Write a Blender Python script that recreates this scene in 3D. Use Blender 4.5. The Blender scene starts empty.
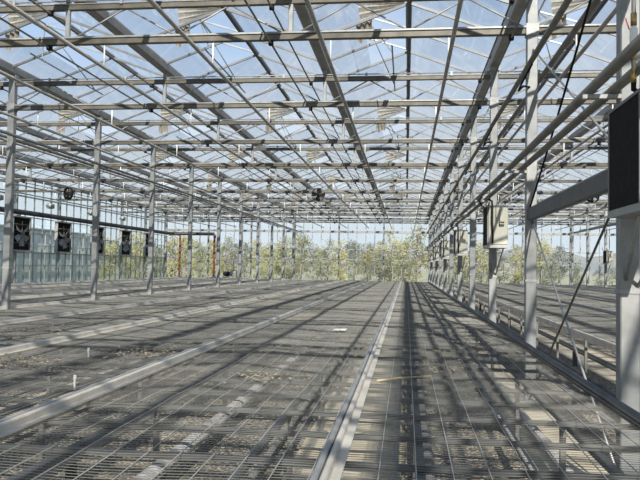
import bpy, math, random
from mathutils import Vector, Matrix
random.seed(7)
S = bpy.context.scene
COL = S.collection
PI = math.pi
EYE = 1.70                       # camera height above the floor
Y0 = 13.3                        # the column bay k = 0
def YK(k): return Y0 + 4.0*k
YEND = 49.9                      # end wall
YBEG = -6.9
GUT = [1.6 + 3.2*n for n in range(-6, 7)]      # gutters -17.6 .. 20.8
ROWS = [-8.0, 1.6, 11.2]

# ------------------------------------------------------------------ materials
def nodes(m):
    m.use_nodes = True
    nt = m.node_tree
    nt.nodes.clear()
    out = nt.nodes.new('ShaderNodeOutputMaterial')
    return nt, out
def mixcol(nt, fac, a, b):
    n = nt.nodes.new('ShaderNodeMix'); n.data_type = 'RGBA'
    if isinstance(fac, float): n.inputs[0].default_value = fac
    else: nt.links.new(fac, n.inputs[0])
    for v, i in ((a, 6), (b, 7)):
        if isinstance(v, tuple): n.inputs[i].default_value = (*v, 1)
        else: nt.links.new(v, n.inputs[i])
    return n.outputs[2]
def coords(nt, scale):
    tc = nt.nodes.new('ShaderNodeTexCoord'); mp = nt.nodes.new('ShaderNodeMapping')
    geo = nt.nodes.new('ShaderNodeNewGeometry')
    nt.links.new(geo.outputs['Position'], mp.inputs[0])
    mp.inputs['Scale'].default_value = scale
    return mp.outputs[0]
def noise(nt, vec, sc, detail=3, rough=.55):
    n = nt.nodes.new('ShaderNodeTexNoise'); n.inputs['Scale'].default_value = sc
    n.inputs['Detail'].default_value = detail; n.inputs['Roughness'].default_value = rough
    nt.links.new(vec, n.inputs['Vector']); return n.outputs[0]
def ramp(nt, val, lo, hi, a=0., b=1.):
    n = nt.nodes.new('ShaderNodeMapRange')
    nt.links.new(val, n.inputs[0])
    for i, v in zip((1, 2, 3, 4), (lo, hi, a, b)): n.inputs[i].default_value = v
    return n.outputs[0]
def surf(name, c1, c2=None, metal=0., rough=.6, sc=6., stretch=(1, 1, 1), bump=0., lo=.35, hi=.65, spec=.5):
    m = bpy.data.materials.new(name); nt, out = nodes(m)
    p = nt.nodes.new('ShaderNodeBsdfPrincipled')
    p.inputs['Metallic'].default_value = metal; p.inputs['Roughness'].default_value = rough
    p.inputs['Specular IOR Level'].default_value = spec
    if c2 is None: p.inputs['Base Color'].default_value = (*c1, 1)
    else:
        v = coords(nt, stretch); f = noise(nt, v, sc)
        nt.links.new(mixcol(nt, ramp(nt, f, lo, hi), c1, c2), p.inputs['Base Color'])
        if bump:
            b = nt.nodes.new('ShaderNodeBump'); b.inputs['Strength'].default_value = bump
            b.inputs['Distance'].default_value = .02
            nt.links.new(f, b.inputs['Height']); nt.links.new(b.outputs[0], p.inputs['Normal'])
    nt.links.new(p.outputs[0], out.inputs[0]); return m
def glass(name, dust_lo, dust_hi, tint, dust_col=(.80, .83, .84), sc=.9, stretch=(1, .25, 1)):
    m = bpy.data.materials.new(name); nt, out = nodes(m)
    tr = nt.nodes.new('ShaderNodeBsdfTransparent'); tr.inputs[0].default_value = (*tint, 1)
    gl = nt.nodes.new('ShaderNodeBsdfGlossy'); gl.inputs['Roughness'].default_value = .03
    fr = nt.nodes.new('ShaderNodeLayerWeight'); fr.inputs[0].default_value = .12
    m1 = nt.nodes.new('ShaderNodeMixShader')
    nt.links.new(ramp(nt, fr.outputs['Fresnel'], 0, 1, .015, .28), m1.inputs[0])
    nt.links.new(tr.outputs[0], m1.inputs[1]); nt.links.new(gl.outputs[0], m1.inputs[2])
    df = nt.nodes.new('ShaderNodeBsdfDiffuse'); df.inputs[0].default_value = (*dust_col, 1)
    tl = nt.nodes.new('ShaderNodeBsdfTranslucent'); tl.inputs[0].default_value = (*dust_col, 1)
    m2 = nt.nodes.new('ShaderNodeMixShader'); m2.inputs[0].default_value = .8
    nt.links.new(df.outputs[0], m2.inputs[1]); nt.links.new(tl.outputs[0], m2.inputs[2])
    m3 = nt.nodes.new('ShaderNodeMixShader')
    v = coords(nt, stretch)
    nt.links.new(ramp(nt, noise(nt, v, sc, 4, .65), .35, .7, dust_lo, dust_hi), m3.inputs[0])
    nt.links.new(m1.outputs[0], m3.inputs[1]); nt.links.new(m2.outputs[0], m3.inputs[2])
    nt.links.new(m3.outputs[0], out.inputs[0]); return m
M = {}
M['steel'] = surf('galvanised steel', (0.25, 0.255, 0.25), (0.34, 0.345, 0.34), .35, .5, 9)
M['column'] = surf('galvanised column steel', (0.2, 0.206, 0.205), (0.265, 0.272, 0.27), .3, .5, 7)
M['chord'] = surf('dark brown truss steel', (0.085, 0.077, 0.062), (0.135, 0.124, 0.1), .25, .55, 5)  # browner and darker than the posts and flanges
M['alu'] = surf('aluminium profile', (0.26, 0.265, 0.265), (0.34, 0.345, 0.345), .35, .42, 5)
M['gutter'] = surf('grey gutter steel', (0.23, 0.23, 0.225), (0.3, 0.3, 0.295), .3, .5, 4)
M['pipe'] = surf('grey painted pipe', (0.3, 0.295, 0.28), (0.38, 0.37, 0.35), .15, .45, 6)
M['dpipe'] = surf('dull grey pipe', (0.15, 0.148, 0.14), (0.2, 0.197, 0.185), .2, .5, 6)
M['beam'] = surf('dark grey beam', (0.085, 0.085, 0.085), (0.115, 0.115, 0.115), .2, .55, 6)
M['wire'] = surf('galvanised mesh wire', (0.145, 0.143, 0.127), (0.215, 0.21, 0.19), .3, .5, 3)
M['longwire'] = surf('bright mesh wire', (0.34, 0.335, 0.31), (0.45, 0.435, 0.405), .2, .5, 3)
M['bar'] = surf('glazing bar', (.13, .135, .14), (.19, .195, .20), .2, .5, 4)
M['peg'] = surf('grey plastic', (.40, .40, .39), (.46, .46, .44), 0, .5, 5)
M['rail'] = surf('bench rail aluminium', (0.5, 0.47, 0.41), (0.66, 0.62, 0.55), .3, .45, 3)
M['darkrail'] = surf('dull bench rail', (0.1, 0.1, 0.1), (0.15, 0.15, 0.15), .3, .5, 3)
M['cross'] = surf('bench crossbar steel', (0.075, 0.078, 0.078), (0.125, 0.13, 0.13), .3, .5, 4)
M['black'] = surf('black plastic', (0.01, 0.01, 0.01), (0.018, 0.018, 0.017), 0, .8, 8, spec=.12)
M['blackpipe'] = surf('black pipe', (.018, .018, .02), (.03, .03, .03), 0, .5, 5)
M['cab'] = surf('cream cabinet paint', (0.37, 0.365, 0.30), (0.43, 0.425, 0.355), 0, .45, 4)
M['vent'] = surf('black louvre panel', (0.011, 0.011, 0.010), (0.019, 0.0185, 0.017), 0, .85, 20, spec=.15)
M['red'] = surf('rust red pipe', (0.13, 0.04, 0.02), (0.18, 0.06, 0.03), .1, .6, 5)
M['brass'] = surf('brass', (.34, .23, .08), (.42, .30, .12), .8, .35, 20)
M['white'] = surf('white plastic', (.75, .75, .72), (.8, .8, .78), 0, .5, 5)
M['redmark'] = surf('red marker', (.55, .05, .03))
M['blue'] = surf('dark blue enamel', (.02, .04, .12))
M['cane'] = surf('bamboo', (.42, .33, .18), (.52, .43, .26), 0, .6, 30)
M['net'] = surf('dusty brown insect net', (0.27, 0.25, 0.21), (0.38, 0.36, 0.31), 0, .9, 14)
M['litter'] = surf('dry leaf litter', (0.22, 0.18, 0.12), (0.4, 0.34, 0.24), 0, .9, 30)
M['trunk'] = surf('bark', (.20, .17, .13), (.30, .27, .22), 0, .9, 12)
M['concrete'] = surf('concrete', (0.42, 0.36, 0.26), (0.56, 0.5, 0.38), 0, .85, 3.5, bump=.1)
M['roofglass'] = glass('dusty roof glass', .015, .12, (.95, .97, .99), (.82, .86, .88))
M['wallglass'] = glass('wall glass', .03, .14, (.93, .96, .96))
M['leftglass'] = glass('greenish wall glass', .04, .22, (.90, .95, .95), (.62, .70, .70), 1.4, (1, .8, .3))
M['lowglass'] = glass('green translucent panel', .15, .45, (.68, .75, .74), (.40, .45, .44), 1.5, (1, 1, .3))
def leafmat(name, a, b):
    m = bpy.data.materials.new(name); nt, out = nodes(m)
    oi = nt.nodes.new('ShaderNodeObjectInfo')
    v = coords(nt, (1, 1, 1))
    c = mixcol(nt, ramp(nt, noise(nt, v, 2.5), .3, .7), a, b)
    d = nt.nodes.new('ShaderNodeBsdfDiffuse'); t = nt.nodes.new('ShaderNodeBsdfTranslucent')
    nt.links.new(c, d.inputs[0]); nt.links.new(c, t.inputs[0])
    mx = nt.nodes.new('ShaderNodeMixShader'); mx.inputs[0].default_value = .4
    nt.links.new(d.outputs[0], mx.inputs[1]); nt.links.new(t.outputs[0], mx.inputs[2])
    nt.links.new(mx.outputs[0], out.inputs[0]); return m
M['leafy'] = leafmat('yellowing leaves', (.38, .37, .16), (.55, .50, .24))
M['leafg'] = leafmat('green leaves', (.26, .28, .15), (.38, .38, .21))
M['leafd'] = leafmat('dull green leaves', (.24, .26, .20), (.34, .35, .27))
def gravel():
    m = bpy.data.materials.new('gravel'); nt, out = nodes(m)
    p = nt.nodes.new('ShaderNodeBsdfPrincipled'); p.inputs['Roughness'].default_value = .9
    v = coords(nt, (1, 1, 1))
    vo = nt.nodes.new('ShaderNodeTexVoronoi'); vo.inputs['Scale'].default_value = 38
    nt.links.new(v, vo.inputs['Vector'])
    sep = nt.nodes.new('ShaderNodeSeparateColor'); nt.links.new(vo.outputs['Color'], sep.inputs[0])
    c = mixcol(nt, sep.outputs[0], (.12, .105, .085), (.62, .57, .46))
    c = mixcol(nt, ramp(nt, sep.outputs[1], .88, .92), c, (.30, .22, .15))
    c = mixcol(nt, ramp(nt, vo.outputs['Distance'], .35, .7), c, (.10, .09, .075))
    c = mixcol(nt, ramp(nt, noise(nt, v, .7), .4, .7, 0, .5), c, (.24, .20, .14))
    nt.links.new(c, p.inputs['Base Color'])
    b = nt.nodes.new('ShaderNodeBump'); b.inputs['Strength'].default_value = .7; b.inputs['Distance'].default_value = .03
    b.invert = True
    nt.links.new(vo.outputs['Distance'], b.inputs['Height']); nt.links.new(b.outputs[0], p.inputs['Normal'])
    nt.links.new(p.outputs[0], out.inputs[0]); return m
M['gravel'] = gravel()
M['grass'] = surf('dry grass ground', (.24, .24, .15), (.40, .38, .26), 0, .95, .8)
M['hill'] = surf('distant hillside fields', (0.17, 0.19, 0.2), (0.3, 0.27, 0.23), 0, 1., .018, stretch=(1, 1, 6))  # blue-grey distance haze is put into the field colours
M['pale'] = surf('pale painted steel', (.42, .48, .52), (.60, .66, .70), 0, .6, 2)

# ------------------------------------------------------------------ mesh helpers
class MB:
    def __init__(s): s.v = []; s.f = []; s.sm = []
    def add(s, vs, fs, smooth=False):
        b = len(s.v); s.v += [tuple(v) for v in vs]
        s.f += [[i+b for i in f] for f in fs]; s.sm += [smooth]*len(fs); return s
    def box(s, x0, x1, y0, y1, z0, z1):
        vs = [(x, y, z) for z in (z0, z1) for y in (y0, y1) for x in (x0, x1)]
        return s.add(vs, [[0, 2, 3, 1], [4, 5, 7, 6], [0, 1, 5, 4], [1, 3, 7, 5], [3, 2, 6, 7], [2, 0, 4, 6]])
    def bev(s, x0, x1, y0, y1, z0, z1, b, axis='z'):
        # box with chamfered edges along one axis
        def ring(a0, a1, b0, b1):
            return [(a0+b, b0), (a1-b, b0), (a1, b0+b), (a1, b1-b), (a1-b, b1), (a0+b, b1), (a0, b1-b), (a0, b0+b)]
        if axis == 'z': R = ring(x0, x1, y0, y1); vs = [(p, q, z) for z in (z0, z1) for p, q in R]
        elif axis == 'y': R = ring(z0, z1, x0, x1); vs = [(q, y, p) for y in (y0, y1) for p, q in R]
        else: R = ring(y0, y1, z0, z1); vs = [(x, p, q) for x in (x0, x1) for p, q in R]
        fs = [[i, (i+1) % 8, 8+(i+1) % 8, 8+i] for i in range(8)] + [list(range(7, -1, -1)), list(range(8, 16))]
        return s.add(vs, fs)
    def tube(s, pts, r, n=8, caps=True):
        pts = [Vector(p) for p in pts]; rs = r if isinstance(r, (list, tuple)) else [r]*len(pts)
        vs = []; prev = None
        for i, p in enumerate(pts):
            d = (pts[min(i+1, len(pts)-1)] - pts[max(i-1, 0)]).normalized()
            if prev is None:
                u = d.orthogonal().normalized()
            else:
                u = prev - d*prev.dot(d)
                u = u.normalized() if u.length > 1e-6 else d.orthogonal().normalized()
            prev = u; w = d.cross(u)
            for k in range(n):
                a = 2*PI*k/n; vs.append(p + (u*math.cos(a) + w*math.sin(a))*rs[i])
        fs = []
        for i in range(len(pts)-1):
            for k in range(n): fs.append([i*n+k, i*n+(k+1) % n, (i+1)*n+(k+1) % n, (i+1)*n+k])
        s.add(vs, fs, True)
        if caps:
            b = len(s.v) - len(vs)
            s.f += [[b+k for k in range(n-1, -1, -1)], [b+(len(pts)-1)*n+k for k in range(n)]]; s.sm += [False]*2
        return s
    def prism(s, prof, y0, y1):       # closed (x,z) profile extruded along y
        n = len(prof)
        vs = [(x, y, z) for y in (y0, y1) for x, z in prof]
        return s.add(vs, [[i, (i+1) % n, n+(i+1) % n, n+i] for i in range(n)] + [list(range(n-1, -1, -1)), list(range(n, 2*n))])
    def mesh(s, name, mat):
        me = bpy.data.meshes.new(name); me.from_pydata(s.v, [], s.f); me.update()
        me.polygons.foreach_set('use_smooth', s.sm)
        me.materials.append(M[mat] if isinstance(mat, str) else mat); return me
def link(name, me, parent=None, loc=(0, 0, 0), rot=None):
    o = bpy.data.objects.new(name, me); COL.objects.link(o); o.location = loc
    if rot: o.rotation_euler = rot
    if parent: o.parent = parent
    return o
def tag(o, label, cat, group=None, kind=None):
    o['label'] = label; o['category'] = cat
    if group: o['group'] = group
    if kind: o['kind'] = kind
    return o
def thing(name, label, cat, loc=(0, 0, 0), group=None, rot=None):
    o = bpy.data.objects.new(name, None); COL.objects.link(o); o.location = loc; o.empty_display_size = .2
    if rot: o.rotation_euler = rot
    return tag(o, label, cat, group)
def struct(name, me, label=None, loc=(0, 0, 0)):
    o = link(name, me, None, loc); o['kind'] = 'structure'; o['label'] = label or name.replace('_', ' '); o['category'] = name.split('_')[0]
    return o
ORD = ['first', 'second', 'third', 'fourth', 'fifth', 'sixth', 'seventh', 'eighth', 'ninth', 'tenth', 'eleventh', 'twelfth', 'thirteenth', 'fourteenth', 'fifteenth', 'sixteenth', 'seventeenth', 'eighteenth']

# ------------------------------------------------------------------ the floor and the land outside
fl = struct('floor', MB().box(-17.9, 21.1, -4, YEND+.2, -.2, 0).mesh('floor', 'gravel'), 'gravel floor under the mesh benches')
for i, (a, b) in enumerate([(-.95, -.02), (1.05, 2.0), (-4.6, -3.85), (-8.6, -7.6), (3.1, 4.0), (6.0, 6.9), (10.6, 11.6)]):
    o = link('concrete_strip', MB().box(a, b, -4, YEND, 0, .02).mesh('concrete_strip', 'concrete'), fl)
struct('ground', MB().box(-400, 400, -60, 900, -.6, -.21).mesh('ground', 'grass'), 'dry grass land outside the greenhouse')
mb = MB()
N = 60
vs = []
for i in range(N+1):
    x = -420 + 840*i/N
    h = 5.5 + 3.5*math.sin(i*.45) + 2.5*math.sin(i*1.13+1) + (6 if x > 60 else 0)
    vs += [(x, 330, -.6), (x, 345, max(2.5, h)), (x, 420, max(2.5, h)*1.3), (x, 520, -.6)]
fs = []
for i in range(N):
    for j in range(3): fs.append([i*4+j, (i+1)*4+j, (i+1)*4+j+1, i*4+j+1])
mb.add(vs, fs, True)
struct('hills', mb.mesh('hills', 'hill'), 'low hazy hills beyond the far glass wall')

# ------------------------------------------------------------------ roof: twelve glazed spans
ZG = EYE + 3.78      # gutter underside
ZR = EYE + 4.48      # ridge
PANE = 4/3
def bars_mesh(sx):
    m = MB(); y = YK(-5) - .2
    while y <= YEND + .01:
        a = (sx*1.52, y, ZG+.13); b = (sx*.03, y, ZR-.02)
        d = Vector((b[0]-a[0], 0, b[2]-a[2])).normalized(); n = Vector((-d.z, 0, d.x)); n = n if n.z > 0 else -n
        t = .032; w = .016
        vs = []
        for p in (a, b):
            for dy, dn in ((-w, -t), (w, -t), (w, .012), (-w, .012)):
                vs.append((p[0]+n.x*dn, p[1]+dy, p[2]+n.z*dn))
        m.add(vs, [[0, 1, 5, 4], [1, 2, 6, 5], [2, 3, 7, 6], [3, 0, 4, 7], [0, 3, 2, 1], [4, 5, 6, 7]])
        y += PANE
    # a purlin half way down the slope
    return m.mesh('glazing_bars', 'bar')
BL, BR = bars_mesh(-1), bars_mesh(1)
def pane_mesh(sx, vents):
    # one quad per pane; the upper part of a pane is left out where a vent opens
    m = MB(); y = YK(-5) - .2; i = 0
    while y < YEND - .5:
        y1 = min(y + PANE, YEND)
        lo = (sx*1.52, ZG+.13); hi = (sx*.03, ZR-.01)
        t = .50 if i in vents else 1.
        hx, hz = lo[0]+(hi[0]-lo[0])*t, lo[1]+(hi[1]-lo[1])*t
        q = [(lo[0], y+.01, lo[1]), (lo[0], y1-.01, lo[1]), (hx, y1-.01, hz), (hx, y+.01, hz)]
        m.add(q if sx > 0 else q[::-1], [[0, 1, 2, 3]])
        y = y1; i += 1
    return m.mesh('roof_glass', 'roofglass')
RIDGE = MB().prism([(-.035, ZR-.05), (.035, ZR-.05), (.045, ZR+.01), (0, ZR+.035), (-.045, ZR+.01)], YK(-5)-.2, YEND).mesh('ridge', 'beam')
VL = {i for i in range(40) if i % 6 in (2, 3)}
VRt = set()
PL, PR = pane_mesh(-1, VL), pane_mesh(1, VRt)
SPANS = [-16, -12.8, -9.6, -6.4, -3.2, 0, 3.2, 6.4, 9.6, 12.8, 16, 19.2]
for n, cx in enumerate(SPANS):
    o = bpy.data.objects.new('ceiling', None); COL.objects.link(o); o.location = (cx, 0, 0)
    o['kind'] = 'structure'; o['label'] = '%s glazed roof span counted from the left wall' % ORD[n]; o['category'] = 'roof'
    link('roof_glass', PL, o); link('roof_glass', PR, o); link('glazing_bars', BL, o); link('glazing_bars', BR, o); link('ridge', RIDGE, o)

# gutters
gp = [(-.10, .16), (-.085, .02), (-.05, 0), (.05, 0), (.085, .02), (.10, .16), (.09, .16), (.075, .03), (.045, .012), (-.045, .012), (-.075, .03), (-.09, .16)]
GM = MB().prism(gp, YK(-5)-.2, YEND).mesh('roof_gutter', 'gutter')
for n, g in enumerate(GUT):
    nm = {-8.0: 'above the left column row', 1.6: 'above the cabinet column row', 11.2: 'above the right column row', -1.6: 'left of the centre ridge', -4.8: 'second left of the centre ridge'}.get(round(g, 1), '%s from the left wall' % ORD[n])
    tag(link('roof_gutter', GM, None, (g, 0, ZG)), 'long grey roof gutter running lengthwise, ' + nm, 'gutter', 'roof gutters')

# open roof vents
def vent_parts():
    L = 2*PANE - .06; w = .86
    f = MB()
    for (a, b, c, d) in ((0, .03, 0, L), (w-.03, w, 0, L), (.03, w-.03, 0, .03), (.03, w-.03, L-.03, L), (.03, w-.03, L/2-.012, L/2+.012)):
        f.box(a, b, c, d, -.015, .015)
    g = MB().add([(.03, .03, 0), (w-.03, .03, 0), (w-.03, L-.03, 0), (.03, L-.03, 0)], [[0, 1, 2, 3]])
    return f.mesh('vent_frame', 'alu'), g.mesh('vent_pane', 'roofglass'), L, w
VF, VG, VLEN, VW = vent_parts()
slope = math.atan2(.56, 1.49)
def net_mesh(sx):
    # pleated triangle between the roof slope and the raised flap, hinge at origin
    m = MB(); n = 9
    a0 = -slope; a1 = -slope + math.radians(38)
    rows = []
    for i in range(n+1):
        t = i/n; a = a0 + (a1-a0)*t; dy = .028*(1 if i % 2 else -1)
        rows.append([(sx*r*math.cos(a), dy, r*math.sin(a)) for r in (.06, .45, .84)])
    vs = [p for r in rows for p in r]; fs = []
    for i in range(n):
        for j in range(2): fs.append([i*3+j, i*3+j+1, i*3+j+4, i*3+j+3])
    m.add(vs, fs)
    # folded slack of the net hanging below the opening edge
    b = len(m.v); vv = []
    for i in range(7):
        x = sx*(.60 + .045*i); dy = .03*(1 if i % 2 else -1)
        zt = -abs(x)*math.tan(slope) - .01
        vv += [(x, dy, zt), (x, dy*1.6, zt-.16-.02*(i % 3)), (x*.98, dy, zt-.30-.03*((i*2) % 3))]
    m.add(vv, [[i*3+j, i*3+j+1, i*3+j+4, i*3+j+3] for i in range(6) for j in range(2)])
    return m.mesh('insect_net', 'net')
NL, NR = net_mesh(-1), net_mesh(1)
PUSH = {}
for sx in (-1, 1):
    e = Vector((sx*VW*math.cos(-slope+math.radians(38)), 0, VW*math.sin(-slope+math.radians(38))))
    m = MB()
    m.tube([e, (sx*.25, -1.1, -.78)], .011, 6); m.tube([e+Vector((0, .03, 0)), (sx*.25, 1.1, -.78)], .011, 6)
    PUSH[sx] = m.mesh('push_rod', 'steel')
    PUSH[sx, 0] = MB().tube([(sx*.25, -1.5, -.79), (sx*.25, 1.5, -.79)], .014, 8).mesh('drive_rail', 'steel')
for cx in (-9.6, -6.4, -3.2, 0, 3.2, 6.4):
    for sx, st in ((-1, VL), (1, set())):
        cnt = 0
        for i in sorted(st):
            if (i-1) in st: continue
            y = YK(-5) - .2 + i*PANE
            if y < 7 or y + VLEN > YEND: continue
            nm = {-9.6: 'the third ridge left of centre', -6.4: 'the second ridge left of centre', -3.2: 'the ridge left of centre', 0: 'the centre ridge', 3.2: 'the ridge right of centre', 6.4: 'the second ridge right of centre'}[cx]
            v = thing('roof_vent', 'open roof vent with pleated net, %s from camera along %s' % (ORD[cnt], nm), 'roof vent', (cx + sx*.03, y+.03, ZR), 'open roof vents')
            cnt += 1
            rot = (0, slope - math.radians(38), 0) if sx > 0 else (0, PI - slope + math.radians(38), 0)
            fr = link('vent_frame', VF, v, (0, 0, .01), rot); link('vent_pane', VG, v, (0, 0, .01), rot)
            nt_ = NL if sx < 0 else NR
            link('insect_net', nt_, v, (0, .05, 0))
            link('push_rod', PUSH[sx], v, (0, VLEN/2, 0)); link('drive_rail', PUSH[sx, 0], v, (0, VLEN/2, 0))

# ------------------------------------------------------------------ lattice trusses, one per bay and column line
ZB, ZT = EYE + 3.115, EYE + 3.60
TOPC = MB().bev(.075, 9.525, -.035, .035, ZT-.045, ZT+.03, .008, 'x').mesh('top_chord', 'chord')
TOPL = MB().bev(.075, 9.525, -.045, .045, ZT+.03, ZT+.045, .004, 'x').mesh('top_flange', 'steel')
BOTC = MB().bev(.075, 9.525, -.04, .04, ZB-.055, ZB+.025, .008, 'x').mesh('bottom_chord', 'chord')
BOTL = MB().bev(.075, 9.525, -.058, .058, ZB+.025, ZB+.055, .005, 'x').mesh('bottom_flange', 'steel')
WIRE = MB().tube([(.1, -.05, ZT+.075), (9.5, -.05, ZT+.075)], .011, 6).mesh('screen_wire', 'steel')
POST = MB().bev(-.032, .032, -.025, .025, ZB+.05, ZG+.01, .006).mesh('gutter_post', 'steel')
WEBA = MB().tube([(-.37, 0, ZT-.03), (.37, 0, ZB+.045)], .0125, 6).mesh('web_rod', 'steel')
WEBB = MB().tube([(.37, 0, ZT-.03), (-.37, 0, ZB+.045)], .0125, 6).mesh('web_rod', 'steel')
HANG = MB().tube([(0, 0, ZB-.054-EYE-2.735), (0, 0, .02)], .011, 6).mesh('hanger', 'white')
STUB = MB().box(-.02, .02, -.06, -.03, ZT+.02, ZT+.10).mesh('wire_clip', 'steel')
BAYS = [(-17.6, 'far left bay by the side wall'), (-8.0, 'middle bay over the centre benches'), (1.6, 'bay right of the cabinet columns'), (11.2, 'far right bay')]
HX = []      # x of the hung pipes
for n in range(-5, 7):
    HX += [-1.05 + 3.2*n, .52 + 3.2*n]
HX = [x for x in HX if -17 < x < 20]
for b, (bx, bn) in enumerate(BAYS):
    for k in range(-5, 10):
        if k >= -1: lab = 'grey lattice roof truss, %s from camera across the %s' % (ORD[k+1], bn)
        else: lab = '%s lattice truss overhead or behind the camera, %s' % (['rearmost', 'second rearmost', 'third rearmost', 'nearest'][k+5], bn)
        t = thing('roof_truss', lab, 'truss', (bx, YK(k), 0), 'lattice trusses of the ' + bn)
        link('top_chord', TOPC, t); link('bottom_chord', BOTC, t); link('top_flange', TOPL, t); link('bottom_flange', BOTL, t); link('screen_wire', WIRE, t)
        for g in (3.2, 6.4): link('gutter_post', POST, t, (g, 0, 0))
        for s3 in range(3):
            for q in range(4):
                x = s3*3.2 + .1 + .37 + q*.753
                link('web_rod', WEBA if q % 2 else WEBB, t, (x, 0, 0))
        for s3 in range(6): link('wire_clip', STUB, t, (.8+1.6*s3, 0, 0))

# ------------------------------------------------------------------ columns
CW = .068
POSTM = MB().bev(-CW, CW, -.06, .06, 0, ZT+.10, .008).mesh('post', 'column')
BASE = MB().box(-.14, .14, -.14, .14, 0, .025).mesh('base_plate', 'steel')
CAP = MB().box(-.095, .095, -.075, .075, ZT+.10, ZG).mesh('gutter_bracket', 'steel')
SPL = MB().box(-.075, .075, -.067, .067, EYE-.16, EYE-.13).mesh('splice_band', 'steel')
GUS = MB().box(-.08, .08, -.066, .066, ZB-.08, ZB+.08).mesh('truss_cleat', 'steel')
columns = {}
for r, rx in enumerate(ROWS):
    for k in range(-2, 10):
        if rx == 1.6:
            lab = 'grey steel column, %s from the camera in the cabinet row right of the benches' % ORD[k+2]
        elif rx < 0:
            lab = ('grey steel column, %s from the left edge of view in the left row' % ORD[k]) if k >= 0 else 'grey steel column of the left row, just outside the left of view, %s' % ('nearest' if k == -2 else 'second')
        else:
            lab = 'grey steel column, %s from the camera in the far right row' % ORD[k+2]
        rxx = rx - .01
        c = thing('steel_column', lab, 'column', (rxx, YK(k), 0), 'steel columns')
        columns[rx, k] = c
        link('post', POSTM, c); link('base_plate', BASE, c, (0, 0, .02 if rx > -100 else 0)); link('gutter_bracket', CAP, c)
        link('truss_cleat', GUS, c); link('splice_band', SPL, c)
        if rx == 1.6 and k == -2:
            link('red_mark', MB().tube([(-.035, -.0625, EYE+1.83), (-.01, -.0625, EYE+1.75)], .004, 5).mesh('red_mark', 'redmark'), c)

# ------------------------------------------------------------------ pipes running the length of the house
def ypipe(name, x, z, r, mat, label, cat='pipe', y0=YBEG, y1=YEND-.15, group=None, clips=None):
    if clips is None:
        return tag(link(name, MB().tube([(0, y0, 0), (0, y1, 0)], r, 10).mesh(name, mat), None, (x, 0, z)), label, cat, group)
    t = thing(name, label, cat, (x, 0, z), group)
    link('tube', MB().tube([(0, y0, 0), (0, y1, 0)], r, 8).mesh('tube', mat), t)
    me = MB().box(-.03, .03, -.035, .035, -.028, clips).mesh('clip', 'black')
    for k in range(-1, 10): link('clip', me, t, (0, YK(k), 0))
    return t
HPT = MB().tube([(0, YBEG, 0), (0, YEND-.15, 0)], .0265, 10).mesh('tube', 'pipe')
for i, x in enumerate(HX):
    if x < -8: where = 'in the far left bay, %s from the side wall' % ORD[i]
    elif x < 1.6: where = 'in the middle bay, %s right of the left columns' % ORD[len([h for h in HX if -8 < h < x])]
    elif x < 11.2: where = 'in the right bay, %s right of the cabinet columns' % ORD[len([h for h in HX if 1.6 < h < x])]
    else: where = 'in the far right bay, %s past the far columns' % ORD[len([h for h in HX if 11.2 < h < x])]
    hp_ = thing('heating_pipe', 'grey heating pipe hung under trusses ' + where, 'pipe', (x, 0, EYE+2.735), 'overhead heating pipes')
    link('tube', HPT, hp_)
    for k in range(-1, 10): link('hanger', HANG, hp_, (0, YK(k), 0))
for n, g in enumerate(GUT[1:-1]):
    for z, cl, nm in ((EYE+3.025, .035, 'lower'), (EYE+3.52, .035, 'upper')):
        ypipe('vent_drive_tube', g-.27, z, .014, 'dpipe', '%s thin drive tube with black clips beside the %s gutter from the left' % (nm, ORD[n+1]), 'tube', group='thin drive tubes under the trusses', clips=cl)
for rx, nm in ((-8.0, 'left column row'), (1.6, 'cabinet column row'), (11.2, 'far right column row')):
    ypipe('supply_pipe', rx-.13, EYE+2.52, .034, 'dpipe', 'grey main supply pipe on the left side of the ' + nm, group='supply pipes high on the column rows')
    ypipe('supply_pipe', rx+.13, EYE+2.52, .034, 'dpipe', 'grey main supply pipe on the right side of the ' + nm, group='supply pipes high on the column rows')
ypipe('water_pipe', 1.36, EYE+1.36, .04, 'dpipe', 'lower grey water pipe passing above the cabinets, left one of the pair', group='water pipes above the cabinets')
ypipe('water_pipe', 1.475, EYE+1.31, .036, 'dpipe', 'lower grey water pipe passing above the cabinets, right one of the pair', group='water pipes above the cabinets')
ARM = MB().bev(-.34, -.07, -.095, -.06, EYE+1.235, EYE+1.273, .006, 'x').mesh('pipe_arm', 'steel')
for k in range(-2, 10): link('pipe_arm', ARM, columns[1.6, k])
# looped cables between pipes on the cabinet row
for k in range(-1, 8):
    y = YK(k) - .12
    pts = [(1.475, y-.6, EYE+2.473)]
    for i in range(1, 10):
        t = i/10; pts.append((1.475 - .12*math.sin(PI*t), y-.6+.5*t, EYE+2.47 - .20*math.sin(PI*t) - .1*t))
    pts.append((1.56, y+.07, EYE+2.36))
    tag(link('cable_loop', MB().tube(pts, .012, 6).mesh('cable_loop', 'black')), 'thin black cable loop on the %s column of the cabinet row' % ORD[k+2], 'cable', 'cable loops on the cabinet columns')

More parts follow.
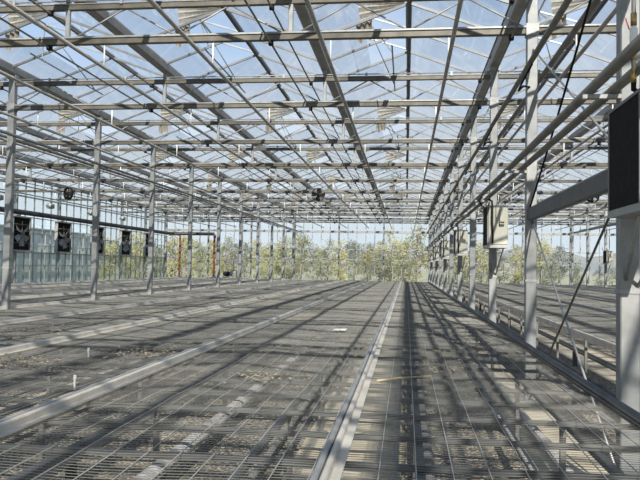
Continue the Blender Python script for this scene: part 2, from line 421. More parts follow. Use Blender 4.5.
# ------------------------------------------------------------------ cabinets on every second column
def cabinet_meshes():
    z0, z1 = EYE+.41, EYE+1.10; d = {}
    # local: column centre at origin, the cabinet hangs in front of the column (towards the camera)
    d['body'] = MB().bev(-.185, .15, -.90, -.235, z0, z1, .012).mesh('body', 'cab')
    d['door'] = MB().bev(-.105, .14, -.918, -.90, z0+.02, z1-.015, .006).mesh('door', 'cab')
    d['side_louvre'] = MB().box(-.197, -.185, -.885, -.255, z0+.012, z1-.012).mesh('side_louvre', 'vent')
    fr = MB().box(-.204, -.185, -.255, -.235, z0, z1+.008).box(-.204, -.185, -.90, -.885, z0, z1+.008).box(-.204, -.185, -.885, -.255, z1-.012, z1+.008)
    d['side_frame'] = fr.mesh('side_frame', 'dpipe')
    d['tray'] = MB().box(-.204, .155, -.92, -.235, z0-.045, z0).mesh('tray', 'alu')
    d['wall_bracket'] = MB().box(-.06, .06, -.235, -.06, z1-.14, z1-.08).mesh('wall_bracket', 'steel')
    d['switch_box'] = MB().bev(.0, .085, -.985, -.918, z1-.33, z1-.06, .008).mesh('switch_box', 'cab')
    d['handle'] = MB().tube([(.015, -.995, z1-.29), (.07, -1.0, z1-.29)], .014, 8).mesh('handle', 'brass')
    d['strut'] = MB().tube([(.10, -.70, z0-.04), (.05, -.055, z0-.52)], .013, 6).mesh('strut', 'steel')
    d['strut_left'] = MB().tube([(-.085, -.52, z0-.04), (-.03, -.055, z0-.47)], .014, 6).mesh('strut', 'steel')
    d['power_cable'] = MB().tube([(-.115, -.50, EYE+1.25), (-.15, -.66, EYE+1.22), (-.12, -.84, z1+.08), (-.125, -.935, z1-.02), (-.128, -.933, z1-.3), (-.108, -.933, z0+.14), (-.115, -.933, z0+.03)], .016, 8).mesh('power_cable', 'black')
    d['side_cable'] = MB().tube([(-.22, -.25, EYE+1.31), (-.29, -.28, EYE+1.24), (-.24, -.36, z1+.04), (-.19, -.40, z1-.01)], .014, 8).mesh('side_cable', 'black')
    return d
CM = cabinet_meshes()
CABM = {}
def cabinet(rx, k, label):
    t = thing('equipment_cabinet', label, 'cabinet', (rx-.01, YK(k), 0), 'cream equipment cabinets on columns')
    # base of the thing at its tray
    for n, me in CM.items():
        if n == 'handle': continue
        if k == -2 and n in ('side_cable', 'power_cable'): continue
        o = link('strut' if n == 'strut_left' else n, me, t)
        if n == 'switch_box': link('handle', CM['handle'], o)
        if n == 'side_louvre': o['label'] = 'black louvred side panel'
    return t
for j, k in enumerate((-2, 0, 2, 4, 6, 8)):
    cabinet(1.6, k, ['big dark-sided equipment cabinet cut off by the right edge of view', 'cream equipment cabinet with switch box, nearest one fully in view'][j] if j < 2 else 'cream equipment cabinet on the cabinet column row, %s fully visible one from camera' % ORD[j-1])
cabinet(11.2, 7, 'small distant cabinet on the far right column row')

# valve assembly on the nearest column
vt = thing('water_valve', 'brass and white water valve with black hose beside the nearest right column', 'valve', (1.42, 4.62, EYE+1.095))
for za, zb_, rr in ((.55, .47, .019), (.33, .25, .018), (.10, .18, .018)):
    link('brass_fitting', MB().tube([(0, 0, za), (0, 0, zb_)], rr, 10).mesh('brass_fitting', 'brass'), vt)
link('filter_bowl', MB().tube([(0, 0, .47), (0, 0, .45), (0, 0, .35), (0, 0, .33)], [.012, .024, .024, .014], 12).mesh('filter_bowl', 'white'), vt)
link('riser', MB().tube([(0, 0, .78), (0, 0, 0.1)], .014, 10).mesh('riser', 'dpipe'), vt)
link('hose', MB().tube([(0, 0, .12), (0, 0, .06), (.03, -.02, .03), (.10, -.03, 0.06)], .017, 10).mesh('hose', 'black'), vt)

# brace beam and cross rods between the two nearest columns
ya, yb = YK(-2)+.06, YK(-1)-.06
tag(link('brace_beam', MB().bev(-.03, .03, ya, yb, EYE+.63, EYE+.79, .008, 'y').mesh('brace_beam', 'beam'), None, (1.575, 0, 0)), 'thick dark grey beam joining the two nearest right-hand columns', 'beam')
def rod(p, q, r, mat, label, name='brace_rod', sag=0):
    p, q = Vector(p), Vector(q)
    pts = [p.lerp(q, i/8) - Vector((0, 0, sag*math.sin(PI*i/8))) for i in range(9)] if sag else [p, q]
    tag(link(name, MB().tube(pts, r, 8).mesh(name, mat)), label, 'brace' if name == 'brace_rod' else 'cable', 'cross braces by the nearest columns')
rod((1.60, yb, EYE+.62), (1.60, ya, .04), .011, 'alu', 'pale cross-brace rod from beam at the second column down to the nearest column foot')
rod((1.57, ya, EYE+.62), (1.57, yb, .04), .011, 'beam', 'dark cross-brace rod from beam at the nearest column down to the second column foot')
rod((1.60, yb, EYE+2.85), (1.60, ya, EYE+.82), .011, 'alu', 'pale upper cross-brace rod sloping from the second column down behind the large cabinet')
rod((1.57, yb, EYE+.80), (1.57, ya, EYE+2.9), .012, 'black', 'black sagging cable climbing from the beam towards the nearest column top', 'brace_cable', .06)

# ------------------------------------------------------------------ mesh benches
ZM = EYE - .985       # wire mesh
ZRL = EYE - .92       # rail top
MY0, MY1 = -1.5, 48.6
def bench_mesh(w):
    m = MB(); r = .00135; y = MY0
    rnd = random.Random(3)
    n = 16
    while y < MY1:
        if y < 16:
            # transverse wire, gently wavy
            vs = []; sg = .010*math.sin(y*1.7) + .006*math.sin(y*5.1+1)
            for i in range(n+1):
                x = .02 + (w-.04)*i/n
                z = ZM + .010*math.sin(x*3.1+y*.8)*math.sin(PI*i/n) + sg*math.sin(PI*i/n)
                yy = y + .004*math.sin(x*9+y*3)
                vs += [(x, yy-r, z-r), (x, yy+r, z-r), (x, yy+r, z+r), (x, yy-r, z+r)]
            fs = [[i*4+j, i*4+(j+1) % 4, i*4+4+(j+1) % 4, i*4+4+j] for i in range(n) for j in range(4)]
            m.add(vs, fs)
        else:
            m.box(.02, w-.02, y-.0018, y+.0018, ZM-.0018, ZM+.0018)
        y += .042 if y < 16 else .05
    lw = MB()
    x = .07
    while x < w - .04:
        ys = [MY0 + i*.5 for i in range(int((MY1-MY0)/.5)+1)]
        vs = []
        for i, yy in enumerate(ys):
            t = (x-.02)/(w-.04); sg = .010*math.sin(yy*1.7)+.006*math.sin(yy*5.1+1) if yy < 16 else 0
            z = ZM + .004 + (.010*math.sin(x*3.1+yy*.8)+sg)*math.sin(PI*t)*(1 if yy < 16 else 0)
            vs += [(x-.0022, yy, z-.0022), (x+.0022, yy, z-.0022), (x+.0022, yy, z+.0022), (x-.0022, yy, z+.0022)]
        lw.add(vs, [[i*4+j, i*4+(j+1) % 4, i*4+4+(j+1) % 4, i*4+4+j] for i in range(len(ys)-1) for j in range(4)])
        x += .178
    return m.mesh('wire_mesh', 'wire'), lw.mesh('long_wires', 'longwire')
dz = ZM - ZRL
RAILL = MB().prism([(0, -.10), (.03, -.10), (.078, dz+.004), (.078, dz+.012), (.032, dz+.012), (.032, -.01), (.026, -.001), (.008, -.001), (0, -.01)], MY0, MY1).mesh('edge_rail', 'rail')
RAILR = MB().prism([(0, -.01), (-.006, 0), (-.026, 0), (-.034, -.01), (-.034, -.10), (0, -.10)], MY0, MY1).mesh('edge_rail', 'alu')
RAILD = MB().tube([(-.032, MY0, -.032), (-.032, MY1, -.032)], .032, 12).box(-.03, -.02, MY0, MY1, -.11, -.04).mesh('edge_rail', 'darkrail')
_mesh = {}
def bench(x0, w, label, detail, lastdark=False):
    key = round(w, 3)
    if key not in _mesh:
        legs = MB().bev(-.02, .02, -.02, .02, .0, ZM-.075, .004).box(-.05, .05, -.05, .05, 0, .012).mesh('leg', 'dpipe')
        cross = MB().bev(.04, w-.04, -.015, .015, ZM-.042, ZM-.008, .004, 'x').mesh('crossbar', 'cross')
        under = MB().bev(-.025, .025, MY0, MY1, ZM-.085, ZM-.043, .005, 'y').mesh('under_rail', 'cross')
        allc = MB(); y = MY0 + .3
        while y < MY1: allc.box(.04, w-.04, y-.015, y+.015, ZM-.042, ZM-.008); y += .6
        _mesh[key] = (bench_mesh(w), legs, cross, under, allc.mesh('crossbars', 'cross'))
    bm_, lg, cr, un, al = _mesh[key]
    t = thing('mesh_bench', label, 'bench', (x0, 0, 0), 'long wire mesh benches')
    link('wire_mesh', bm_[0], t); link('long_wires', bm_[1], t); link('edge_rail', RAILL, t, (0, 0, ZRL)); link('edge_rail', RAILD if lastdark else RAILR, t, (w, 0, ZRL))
    link('under_rail', un, t, (.45, 0, 0)); link('under_rail', un, t, (w-.45, 0, 0))
    if detail:
        y = MY0 + .3; 
        while y < MY1: link('crossbar', cr, t, (0, y, 0)); y += .6
    else: link('crossbars', al, t)
    y = MY0 + .6
    while y < MY1:
        for lx in ((.45, w-.45) if w < 2 else (.10, w-.45)): link('leg', lg, t, (lx, y, .02))
        y += 2.0 if detail else 4.0
    return t
W = 1.92
BE = [1.55 - W*i for i in range(9)]      # right edges, going left
bl = ['wire mesh bench beside the cabinet columns, directly under the camera', 'wire mesh bench left of the central bright rail', 'second wire mesh bench left of the central bright rail', 'third wire mesh bench left of the central bright rail', 'fourth wire mesh bench left of the central rail, edging the left columns',
      'wire mesh bench just beyond the left column row', 'second wire mesh bench beyond the left column row', 'third wire mesh bench beyond the left column row', 'wire mesh bench nearest the left glass wall']
for i, e in enumerate(BE):
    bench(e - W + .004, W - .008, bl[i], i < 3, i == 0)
WR = 2.12
for i in range(4): bench(2.62 + WR*i, WR-.01, '%s wire mesh bench right of the cabinet columns across the path' % ORD[i], i < 1)
for i in range(4): bench(11.45 + WR*i, WR-.01, '%s wire mesh bench beyond the far right columns' % ORD[i], False)

# pipes and trays on the floor under the benches, each on small saddles
def floor_pipe(x, z, r, mat, label, group='floor heating pipes', y0=-1.5):
    t = thing('floor_pipe', label, 'pipe', (x, 0, .02 if False else 0), group)
    link('tube', MB().tube([(0, y0, z), (0, 48.8, z)], r, 10).mesh('tube', mat), t)
    sd = MB().box(-.04, .04, -.015, .015, .0, z-r+.005).mesh('saddle', 'cross')
    y = 1.0
    while y < 48: link('saddle', sd, t, (0, y, 0)); y += 4
FP = [(.17, .30, .045, 'dpipe', 'thick grey floor pipe under the front bench, left of its middle'), (-.12+.05, .12, .03, 'pipe', 'thin grey floor pipe under the front bench, near the central rail'),
      (.95, .22, .03, 'pipe', 'grey floor pipe under the front bench, right of its middle'), (1.22, .18, .045, 'pipe', 'pale floor pipe under the front bench, near the columns'),
      (-1.12, .12, .03, 'dpipe', 'thin grey floor pipe under the bench left of the central rail'), (-1.75, .22, .06, 'pipe', 'thick pale floor pipe under the left half of the bench beside the central rail'),
      (-2.45, .25, .055, 'pipe', 'pale floor pipe under the right edge of the second bench from the central rail'), (-3.6, .16, .045, 'dpipe', 'grey floor pipe under the left side of the second bench from the central rail'),
      (1.86, .10, .045, 'blackpipe', 'black floor pipe beside the cabinet columns in the right path'), (2.08, .16, .04, 'dpipe', 'grey floor pipe in the middle of the right path'), (2.45, .22, .05, 'blackpipe', 'black floor pipe along the edge of the first right bench'),
      (3.0, .3, .045, 'dpipe', 'raised grey floor pipe under the first right bench')]
for x, z, r, m_, l in FP: floor_pipe(x, z, r, m_, l)

# ------------------------------------------------------------------ small things lying on the benches
tag(link('bamboo_cane', MB().tube([(-.235, 5.98, 0), (-.05, 6.13, .006), (.23, 6.34, 0)], .008, 6).mesh('bamboo_cane', 'cane'), None, (0, 0, ZM+.024)), 'thin bamboo cane lying across the front bench', 'cane')
for (x, y, l) in ((-2.58, 5.28, 'short pale peg standing in the second bench left of the rail'), (-3.26, 6.96, 'short pale peg standing further back in the second bench left of the rail')):
    p_ = thing('plant_peg', l, 'peg', (x, y, ZM-.02), 'pale plant pegs')
    link('stem', MB().box(-.007, .007, -.004, .004, 0, .11).mesh('stem', 'peg'), p_)
    link('head', MB().bev(-.012, .012, -.005, .005, .085, .115, .003).mesh('head', 'peg'), p_)
tag(link('plastic_scrap', MB().add([(-.10, -.05, 0), (.10, -.06, .005), (.12, .05, .02), (-.08, .06, .012), (-.10, -.05, -.004), (.10, -.06, .001), (.12, .05, .016), (-.08, .06, .008)], [[0, 1, 2, 3], [7, 6, 5, 4], [0, 4, 5, 1], [1, 5, 6, 2], [2, 6, 7, 3], [3, 7, 4, 0]]).mesh('plastic_scrap', 'white'), None, (-1.0, 10.6, ZM+.02)), 'white plastic scrap on the bench left of the central rail', 'scrap')
rnd = random.Random(11)
lit = MB()
for cx, cy, sx_, sy_, n in ((-1.2, 6.0, .25, .35, 60), (-2.8, 7.4, .5, .5, 150), (-3.6, 6.2, .5, .5, 130), (.3, 6.8, .35, .6, 60), (-1.9, 15.5, .4, 1.0, 90), (-5.1, 9.0, .6, 1.2, 120), (.9, 8.5, .5, 1.5, 50), (-.8, 9, .5, 2, 50), (-5.3, 14, .6, 2.5, 90)):
    for _ in range(n):
        x, y = rnd.gauss(cx, sx_*.5), rnd.gauss(cy, sy_*.5)
        if min(abs(x-e) for e in BE) < .07: continue
        if abs(y-6.15) < .35 and x > -.3: continue
        a = rnd.uniform(0, 6.28); s = rnd.uniform(.008, .022); z = ZM + .024 + rnd.uniform(0, .012)
        c, sn = math.cos(a)*s, math.sin(a)*s
        lit.add([(x+c*1.6, y+sn*1.6, z), (x-sn, y+c, z+.006), (x-c*1.6, y-sn*1.6, z), (x+sn, y-c, z+.008)], [[0, 1, 2, 3]])
tag(link('leaf_litter', lit.mesh('leaf_litter', 'litter')), 'dry brown leaf bits scattered over the wire mesh', 'leaves', kind='stuff')

# ------------------------------------------------------------------ circulation fans under the trusses
def fan_meshes():
    d = {}
    n = 24; ring = MB(); vs = []
    for rr, yy in ((.235, -.05), (.245, -.05), (.245, .06), (.235, .06)):
        vs += [(rr*math.cos(2*PI*i/n), yy, rr*math.sin(2*PI*i/n)) for i in range(n)]
    ring.add(vs, [[j*n+i, j*n+(i+1) % n, ((j+1) % 4)*n+(i+1) % n, ((j+1) % 4)*n+i] for j in range(4) for i in range(n)], True)
    d['housing'] = ring.mesh('housing', 'black')
    b = MB()
    m = []
    for q in range(1):
        vs = []
        for r_, half in ((.04, .50), (.12, .52), (.20, .46), (.228, .34)):
            for s_ in (-1, 0, 1):
                a = PI/2 + s_*half; vs.append((r_*math.cos(a), s_*.03 + .010*(s_ == 0), r_*math.sin(a)))
        fs = [[i*3+j, i*3+j+1, i*3+j+4, i*3+j+3] for i in range(3) for j in range(2)]
        b.add(vs, fs); b.add([(x, y+.006, z) for x, y, z in vs], [f[::-1] for f in fs])
    d['blade'] = b.mesh('blade', 'black')
    d['motor'] = MB().tube([(0, -.06, 0), (0, -.05, 0), (0, .13, 0), (0, .15, 0)], [.03, .06, .06, .03], 12).mesh('motor', 'black')
    g = MB()
    for rr in (.12, .20): g.tube([(rr*math.cos(2*PI*i/20), -.075, rr*math.sin(2*PI*i/20)) for i in range(21)], .0022, 4)
    for i in range(4): a = PI/4+i*PI/2; g.tube([(0, -.075, 0), (.24*math.cos(a), -.06, .24*math.sin(a))], .003, 4)
    d['guard'] = g.mesh('guard', 'black')
    d['hanger'] = MB().tube([(-.14, 0, .20), (-.14, 0, .47)], .01, 6).tube([(.14, 0, .20), (.14, 0, .47)], .01, 6).mesh('hanger', 'steel')
    return d
FM = fan_meshes()
def fan(x, y, z, label, a=0):
    t = thing('circulation_fan', label, 'fan', (x, y, z), 'circulation fans under the trusses', (0, 0, a))
    for n in ('housing', 'motor', 'guard', 'hanger'): link(n, FM[n], t)
    for i in range(4): link('blade', FM['blade'], t, (0, 0, 0), (0, i*PI/2+.12, 0))
fan(-3.22, YK(3), EYE+2.60, 'black round circulation fan hung above the middle benches')
fan(-12.85, YK(3), EYE+2.60, 'black round circulation fan hung above the far left benches', -.5)
fan(6.42, YK(3), EYE+2.60, 'black round circulation fan hung under the right roof beside the beam', .4)
mo = {'casing': MB().tube([(0, -.16, 0), (0, -.14, 0), (0, .12, 0), (0, .14, 0)], [.08, .13, .13, .09], 14).mesh('casing', 'steel'),
      'gearbox': MB().bev(-.07, .07, .12, .26, -.09, .09, .01).mesh('gearbox', 'dpipe'),
      'hanger': MB().tube([(0, 0, .12), (0, 0, ZB-.055-EYE-2.45)], .014, 6).mesh('hanger', 'steel')}
for q in range(4):
    t = thing('vent_motor', 'small grey vent motor hung near the left glass wall, %s from camera' % ORD[q], 'motor', (-15.7, YK(3+q), EYE+2.45), 'vent motors by the left wall')
    for n, me in mo.items(): link(n, me, t)

# ------------------------------------------------------------------ glass walls
ZE = ZG + .05
def wall_frame(axis, length, rails, spacing, thick_every, off=0):
    fr = MB(); th = MB(); rl = MB(); n = int(round(length/spacing))
    for i in range(n+1):
        s = off + i*spacing
        if i % thick_every == 0: th.box(s-.05, s+.05, -.08, .08, 0, ZE)
        else: fr.box(s-.018, s+.018, -.03, .03, 0, ZE)
    for z, h, d in rails: rl.box(off, off+length, -d, d, z-h, z+h)
    return fr, th, rl
def rotmb(m):
    m.v = [(y, x, z) for x, y, z in m.v]; m.f = [f[::-1] for f in m.f]; return m
# back wall
fr, th, rl = wall_frame('x', 38.4, [(.06, .06, .06), (EYE+.47, .022, .04), (EYE+1.20, .028, .04), (EYE+2.47, .075, .09), (EYE+3.28, .04, .05), (ZE, .05, .07)], .64, 5, -17.6)
wb = bpy.data.objects.new('wall_back', None); COL.objects.link(wb); wb.location = (0, YEND, 0); wb['kind'] = 'structure'; wb['label'] = 'far glass end wall with white mullions'; wb['category'] = 'wall'
link('mullions', fr.mesh('mullions', 'steel'), wb); link('wall_columns', th.mesh('wall_columns', 'column'), wb); link('wall_rails', rl.mesh('wall_rails', 'alu'), wb)
link('wall_glass', MB().add([(-17.6, .02, .1), (20.8, .02, .1), (20.8, .02, ZE), (-17.6, .02, ZE)], [[0, 1, 2, 3]]).mesh('wall_glass', 'wallglass'), wb)
gab = MB()
for cx in SPANS: gab.add([(cx-1.6, .02, ZE), (cx+1.6, .02, ZE), (cx, .02, ZR)], [[0, 1, 2]])
link('gable_glass', gab.mesh('gable_glass', 'wallglass'), wb)
# side walls
def side_wall(name, x, label, gm, lm):
    fr, th, rl = wall_frame('y', 52, [(.10, .10, .07), (EYE+.40, .03, .04), (EYE+1.30, .018, .03), (EYE+2.05, .02, .035), (EYE+3.0, .03, .05), (ZE, .05, .07)], .8, 5, YEND-52)
    w = bpy.data.objects.new(name, None); COL.objects.link(w); w.location = (x, 0, 0); w['kind'] = 'structure'; w['label'] = label; w['category'] = 'wall'
    link('mullions', rotmb(fr).mesh('mullions', 'steel'), w); link('wall_columns', rotmb(th).mesh('wall_columns', 'column'), w); link('wall_rails', rotmb(rl).mesh('wall_rails', 'alu'), w)
    y0 = YEND-52
    link('upper_glass', MB().add([(.02, y0, EYE+.4), (.02, YEND, EYE+.4), (.02, YEND, ZE), (.02, y0, ZE)], [[0, 1, 2, 3]]).mesh('upper_glass', gm), w)
    link('lower_glass', MB().add([(.02, y0, .1), (.02, YEND, .1), (.02, YEND, EYE+.4), (.02, y0, EYE+.4)], [[0, 1, 2, 3]]).mesh('lower_glass', lm), w)
    return w
side_wall('wall_left', -17.68, 'left glass side wall with greenish lower panels', 'leftglass', 'lowglass')
side_wall('wall_right', 20.88, 'right glass side wall', 'wallglass', 'wallglass')

# exhaust fans in the left wall
def exfan():
    d = {}
    f = MB(); z0, z1 = EYE+.50, EYE+1.98; h = .70
    f.box(-.10, .06, -h-.05, -h, z0-.05, z1+.05).box(-.10, .06, h, h+.05, z0-.05, z1+.05).box(-.10, .06, -h, h, z1, z1+.05).box(-.10, .20, -h, h, z0-.06, z0)
    d['frame'] = f.mesh('frame', 'alu')
    zc = (z0+z1)/2
    d['shutter'] = MB().box(-.06, -.02, -h, h, z0, z1).mesh('shutter', 'vent')
    b = MB()
    vs = []
    for r_, hf in ((.10, .25), (.35, .28), (.58, .22)):
        for s_ in (-1, 1): a = PI/2+s_*hf; vs.append((.04+.05*s_, r_*math.cos(a), r_*math.sin(a)))
    fs = [[0, 1, 3, 2], [2, 3, 5, 4]]
    b.add(vs, fs); b.add([(x+.008, y, z) for x, y, z in vs], [q[::-1] for q in fs])
    d['blade'] = b.mesh('blade', 'steel')
    d['motor'] = MB().tube([(-.02, 0, 0), (.02, 0, 0), (.12, 0, 0), (.14, 0, 0)], [.06, .11, .11, .06], 12).mesh('motor', 'dpipe')
    g = MB()
    for dz in (-.42, -.14, .14, .42): g.tube([(.09, -h, zc+dz), (.09, h, zc+dz)], .008, 5)
    d['guard'] = g.mesh('guard', 'steel')
    d['zc'] = zc
    return d
XM = exfan()
for i in range(5):
    y = 30.1 + 4*i
    t = thing('exhaust_fan', 'square dark exhaust fan set in the left glass wall, %s from camera' % ORD[i], 'fan', (-17.50, y, 0), 'exhaust fans in the left wall')
    for n in ('frame', 'shutter', 'guard'): link(n, XM[n], t)
    link('motor', XM['motor'], t, (0, 0, XM['zc']))
    for j in range(6): link('blade', XM['blade'], t, (0, 0, XM['zc']), (j*PI/3+.2*i, 0, 0))

# black header pipe along the left wall, turning at the corner, and its two red drops
hp = thing('header_pipe', 'thick black header pipe along the left wall turning at the far corner', 'pipe', (-17.05, 0, EYE+2.17))
pts = [(0, -1, 0), (0, 48.6, 0)] + [(.5-.5*math.cos(a), 48.6+.5*math.sin(a), 0) for a in (PI/6, PI/3, PI/2)] + [(3.3, 49.1, 0)]
link('main_run', MB().tube(pts, .115, 12).mesh('main_run', 'blackpipe'), hp)
link('elbow', MB().tube([(3.1, 49.1, 0), (3.25, 49.1, -.02), (3.33, 49.1, -.10), (3.35, 49.1, -.3)], .1, 12).mesh('elbow', 'blackpipe'), hp)
br = MB()
for y in range(8, 49, 4): br.box(-.54, .02, y+1.2, y+1.25, -.16, -.11)
link('wall_bracket', br.mesh('wall_bracket', 'steel'), hp)
for x, l in ((-16.25, 'rust red drop pipe in the far left corner, left one of two'), (-13.70, 'rust red drop pipe near the far left corner, right one of two')):
    t = thing('drop_pipe', l, 'pipe', (x, 49.0, 0), 'red drop pipes')
    link('tube', MB().tube([(0, 0, .14), (0, 0, EYE+2.05 if x < -15 else EYE+1.86)], .075, 10).mesh('tube', 'red'), t)
    link('flange', MB().tube([(0, 0, 0), (0, 0, .16)], .15, 12).tube([(0, 0, .62), (0, 0, .80)], .14, 12).mesh('flange', 'blue'), t)

wp = thing('water_pump', 'small dark pump on a stand with hooped pipe, right of the red drop pipes', 'pump', (-12.55, 49.2, 0))
for lx in (-.5, .5):
    for ly in (-.15, .15): link('leg', MB().box(lx-.025, lx+.025, ly-.025, ly+.025, 0, .82).mesh('leg', 'dpipe'), wp)
link('stand_top', MB().box(-.58, .58, -.22, .22, .82, .87).mesh('stand_top', 'dpipe'), wp)
link('motor', MB().tube([(-.5, 0, 1.03), (-.46, 0, 1.03), (-.10, 0, 1.03), (-.06, 0, 1.03)], [.10, .16, .16, .10], 14).mesh('motor', 'black'), wp)
link('pump_body', MB().tube([(-.06, 0, 1.03), (.0, 0, 1.03), (.14, 0, 1.03), (.18, 0, 1.03)], [.08, .14, .14, .08], 14).mesh('pump_body', 'blue'), wp)
link('hoop_pipe', MB().tube([(.12, 0, 1.0), (.14, 0, 1.22), (.22, 0, 1.30), (.40, 0, 1.30), (.49, 0, 1.22), (.50, 0, .87)], .035, 8).mesh('hoop_pipe', 'blackpipe'), wp)

# ------------------------------------------------------------------ trees outside
def tree_meshes(seed, h, w):
    r = random.Random(seed); tr = MB(); lf = MB()
    tr.tube([(0, 0, 0), (.05*r.uniform(-1, 1), 0, h*.4), (.1*r.uniform(-1, 1), .05, h*.9)], [.075, .05, .015], 7)
    cl = []
    for i in range(34):
        z = h*r.uniform(.16, .97); f = math.sin(PI*min(1, max(.12, (z/h-.05)/.98)))**.7
        a = r.uniform(0, 2*PI); rad = w*f*math.sqrt(r.random())
        c = Vector((rad*math.cos(a), rad*math.sin(a), z)); cl.append(c)
        base = Vector((0, 0, max(.25*h, z-.55*w)))
        tr.tube([base, base.lerp(c, .5)+Vector((0, 0, .05)), c], [.022, .014, .006], 4, False)
    for c in cl:
        for _ in range(46):
            d = Vector((r.gauss(0, 1), r.gauss(0, 1), r.gauss(0, .9))); d = d*(.17*h/4)
            p = c + d; u = Vector((r.gauss(0, 1), r.gauss(0, 1), r.gauss(0, 1))).normalized(); v = u.orthogonal().normalized()
            s = r.uniform(.05, .10)
            lf.add([p+u*s, p+v*s*.6, p-u*s, p-v*s*.6], [[0, 1, 2, 3]])
    return tr.mesh('trunk', 'trunk'), lf
TV = []
for sd in range(4):
    t_, l_ = tree_meshes(sd+20, 4.3, 1.05)
    TV.append((t_, {c: l_.mesh('foliage', c) for c in ('leafy', 'leafg', 'leafd')}))
import colorsys
def px_x(px, Y):     # lateral position of a column of trees at distance Y
    t = (px-320)/700.5; return Y*math.tan(math.atan(t) - .123)
TR = [(105, 58, 'leafy', .95), (122, 60, 'leafg', 1.0), (140, 57, 'leafy', 1.05), (156, 62, 'leafg', .95), (172, 58, 'leafy', 1.1), (187, 61, 'leafy', 1.05), (200, 58, 'leafg', .9), (214, 63, 'leafy', .95), (229, 59, 'leafy', 1.0), (245, 61, 'leafd', .9), (258, 58, 'leafy', .95), (270, 63, 'leafg', .9),
      (287, 57, 'leafy', 1.0), (301, 60, 'leafy', 1.1), (313, 64, 'leafd', .9), (328, 57.5, 'leafg', .95), (341, 64.5, 'leafy', 1.0), (353, 71, 'leafd', 1.05), (368, 58, 'leafy', .85), (380, 61, 'leafd', .95), (390, 55.5, 'leafy', 1.15), (402, 64, 'leafg', .85), (417, 59.5, 'leafy', 1.25), (437, 62, 'leafy', .9), (450, 58, 'leafg', .95), (463, 60, 'leafy', .75), (482, 57, 'leafy', .95), (500, 62, 'leafd', .85), (516, 58, 'leafy', .9), (541, 56, 'leafy', 1.0), (553, 64, 'leafd', .7), (578, 66, 'leafd', .6), (600, 66, 'leafd', .55)]
cn = {'leafy': 'yellowing', 'leafg': 'green', 'leafd': 'dull grey-green'}
cc = {}
for i, (px, Y, c, s) in enumerate(TR):
    cc[c] = cc.get(c, 0) + 1
    t = thing('young_tree', '%s young tree outside the far glass wall, %s %s one from the left' % (cn[c], ORD[cc[c]-1] if cc[c] <= 18 else 'rightmost', cn[c]), 'tree', (px_x(px, Y), Y, -.21), 'young trees outside the far wall', (0, 0, i*1.3))
    t.scale = (s, s, s)
    link('trunk', TV[i % 4][0], t); link('foliage', TV[i % 4][1][c], t)

for i in range(26):
    Y = 82 + 11*(i % 3); px = 60 + i*21.5 + 5*((i*3) % 4)
    if px > 560: s = .55
    else: s = (.98 + .2*((i*5) % 3)/3)*Y/88
    t = thing('background_tree', 'hazy grey-green tree in the row behind the young trees, %s from the left' % ORD[i] if i < 18 else 'hazy grey-green tree in the row behind the young trees, %s from the right' % ORD[25-i], 'tree', (px_x(px, Y), Y, -.21), 'background tree row', (0, 0, i*2.1))
    t.scale = (s*1.5, s*1.5, s)
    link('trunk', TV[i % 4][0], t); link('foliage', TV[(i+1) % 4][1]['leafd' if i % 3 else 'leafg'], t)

# neighbouring glasshouse beyond the left wall
nb = thing('neighbour_greenhouse', 'pale neighbouring greenhouse seen through the left glass wall', 'greenhouse', (-26, 0, -.21))
f = MB()
for y in range(30, 57, 2): f.box(-.05, .05, y-.05, y+.05, 0, 4.2)
for z in (.3, 1.6, 3.0, 4.2): f.box(-.06, .06, 30, 56, z-.05, z+.05)
link('frame', f.mesh('frame', 'steel'), nb)
link('panels', MB().box(-.3, -.22, 30, 56, .1, 4.1).mesh('panels', 'pale'), nb)
link('roof', MB().prism([(-6.0, 4.2), (.1, 4.2), (-3, 5.6)], 30, 56).mesh('roof', 'pale'), nb)

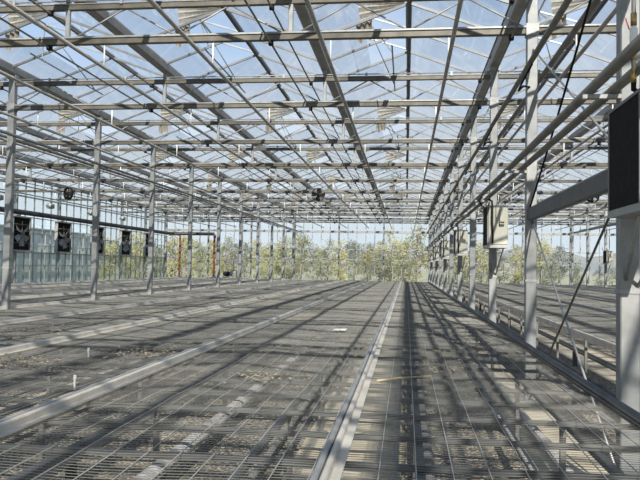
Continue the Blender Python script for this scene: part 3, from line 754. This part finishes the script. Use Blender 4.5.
# ------------------------------------------------------------------ world, sun, camera
w = bpy.data.worlds.new('World'); S.world = w; w.use_nodes = True
nt = w.node_tree; nt.nodes.clear()
out = nt.nodes.new('ShaderNodeOutputWorld'); bg = nt.nodes.new('ShaderNodeBackground')
SD = Vector((.316, -1.56, 1.0)).normalized()      # towards the sun
tc = nt.nodes.new('ShaderNodeTexCoord')
mp = nt.nodes.new('ShaderNodeMapping'); mp.inputs['Scale'].default_value = (1, 1, 3); nt.links.new(tc.outputs['Generated'], mp.inputs[0])
cl = noise(nt, mp.outputs[0], 2.2, 6, .6)
sx_ = nt.nodes.new('ShaderNodeSeparateXYZ'); nt.links.new(tc.outputs['Generated'], sx_.inputs[0])
cr = nt.nodes.new('ShaderNodeValToRGB'); nt.links.new(sx_.outputs[2], cr.inputs[0])
el = cr.color_ramp.elements
el[0].position = 0.0; el[0].color = (.80, .88, .95, 1)
el[1].position = 1.0; el[1].color = (.22, .32, .50, 1)
for p_, c_ in ((.10, (.74, .85, .96, 1)), (.30, (.46, .63, .88, 1)), (.55, (.28, .42, .66, 1))):
    e_ = el.new(p_); e_.color = c_
c = mixcol(nt, ramp(nt, cl, .45, .75, .0, .7), cr.outputs[0], (.86, .90, .95))
nt.links.new(c, bg.inputs[0]); bg.inputs[1].default_value = 1.0
nt.links.new(bg.outputs[0], out.inputs[0])
ld = bpy.data.lights.new('sun', 'SUN'); ld.energy = 8.0; ld.angle = .0093; ld.color = (1, .945, .85)
lo = bpy.data.objects.new('sun', ld); COL.objects.link(lo); lo.rotation_euler = SD.to_track_quat('Z', 'Y').to_euler(); lo.location = (20, -20, 30)

cd = bpy.data.cameras.new('camera'); cam = bpy.data.objects.new('camera', cd); COL.objects.link(cam)
cd.sensor_width = 36; cd.lens = 700.5/640*36; cd.clip_start = .05; cd.clip_end = 2000
yaw, pitch, roll = .123, .037, .017
fw = Vector((-math.sin(yaw)*math.cos(pitch), math.cos(yaw)*math.cos(pitch), math.sin(pitch)))
rt = Vector((math.cos(yaw), math.sin(yaw), 0)); up = rt.cross(fw)
r2 = rt*math.cos(roll) + up*math.sin(roll); u2 = -rt*math.sin(roll) + up*math.cos(roll)
cam.matrix_world = Matrix(((r2.x, u2.x, -fw.x, 0), (r2.y, u2.y, -fw.y, 0), (r2.z, u2.z, -fw.z, EYE), (0, 0, 0, 1)))
S.camera = cam
S.cycles.transparent_max_bounces = 24
S.view_settings.view_transform = 'Standard'; S.view_settings.look = 'None'
S.view_settings.exposure = 0.0; S.view_settings.gamma = 1
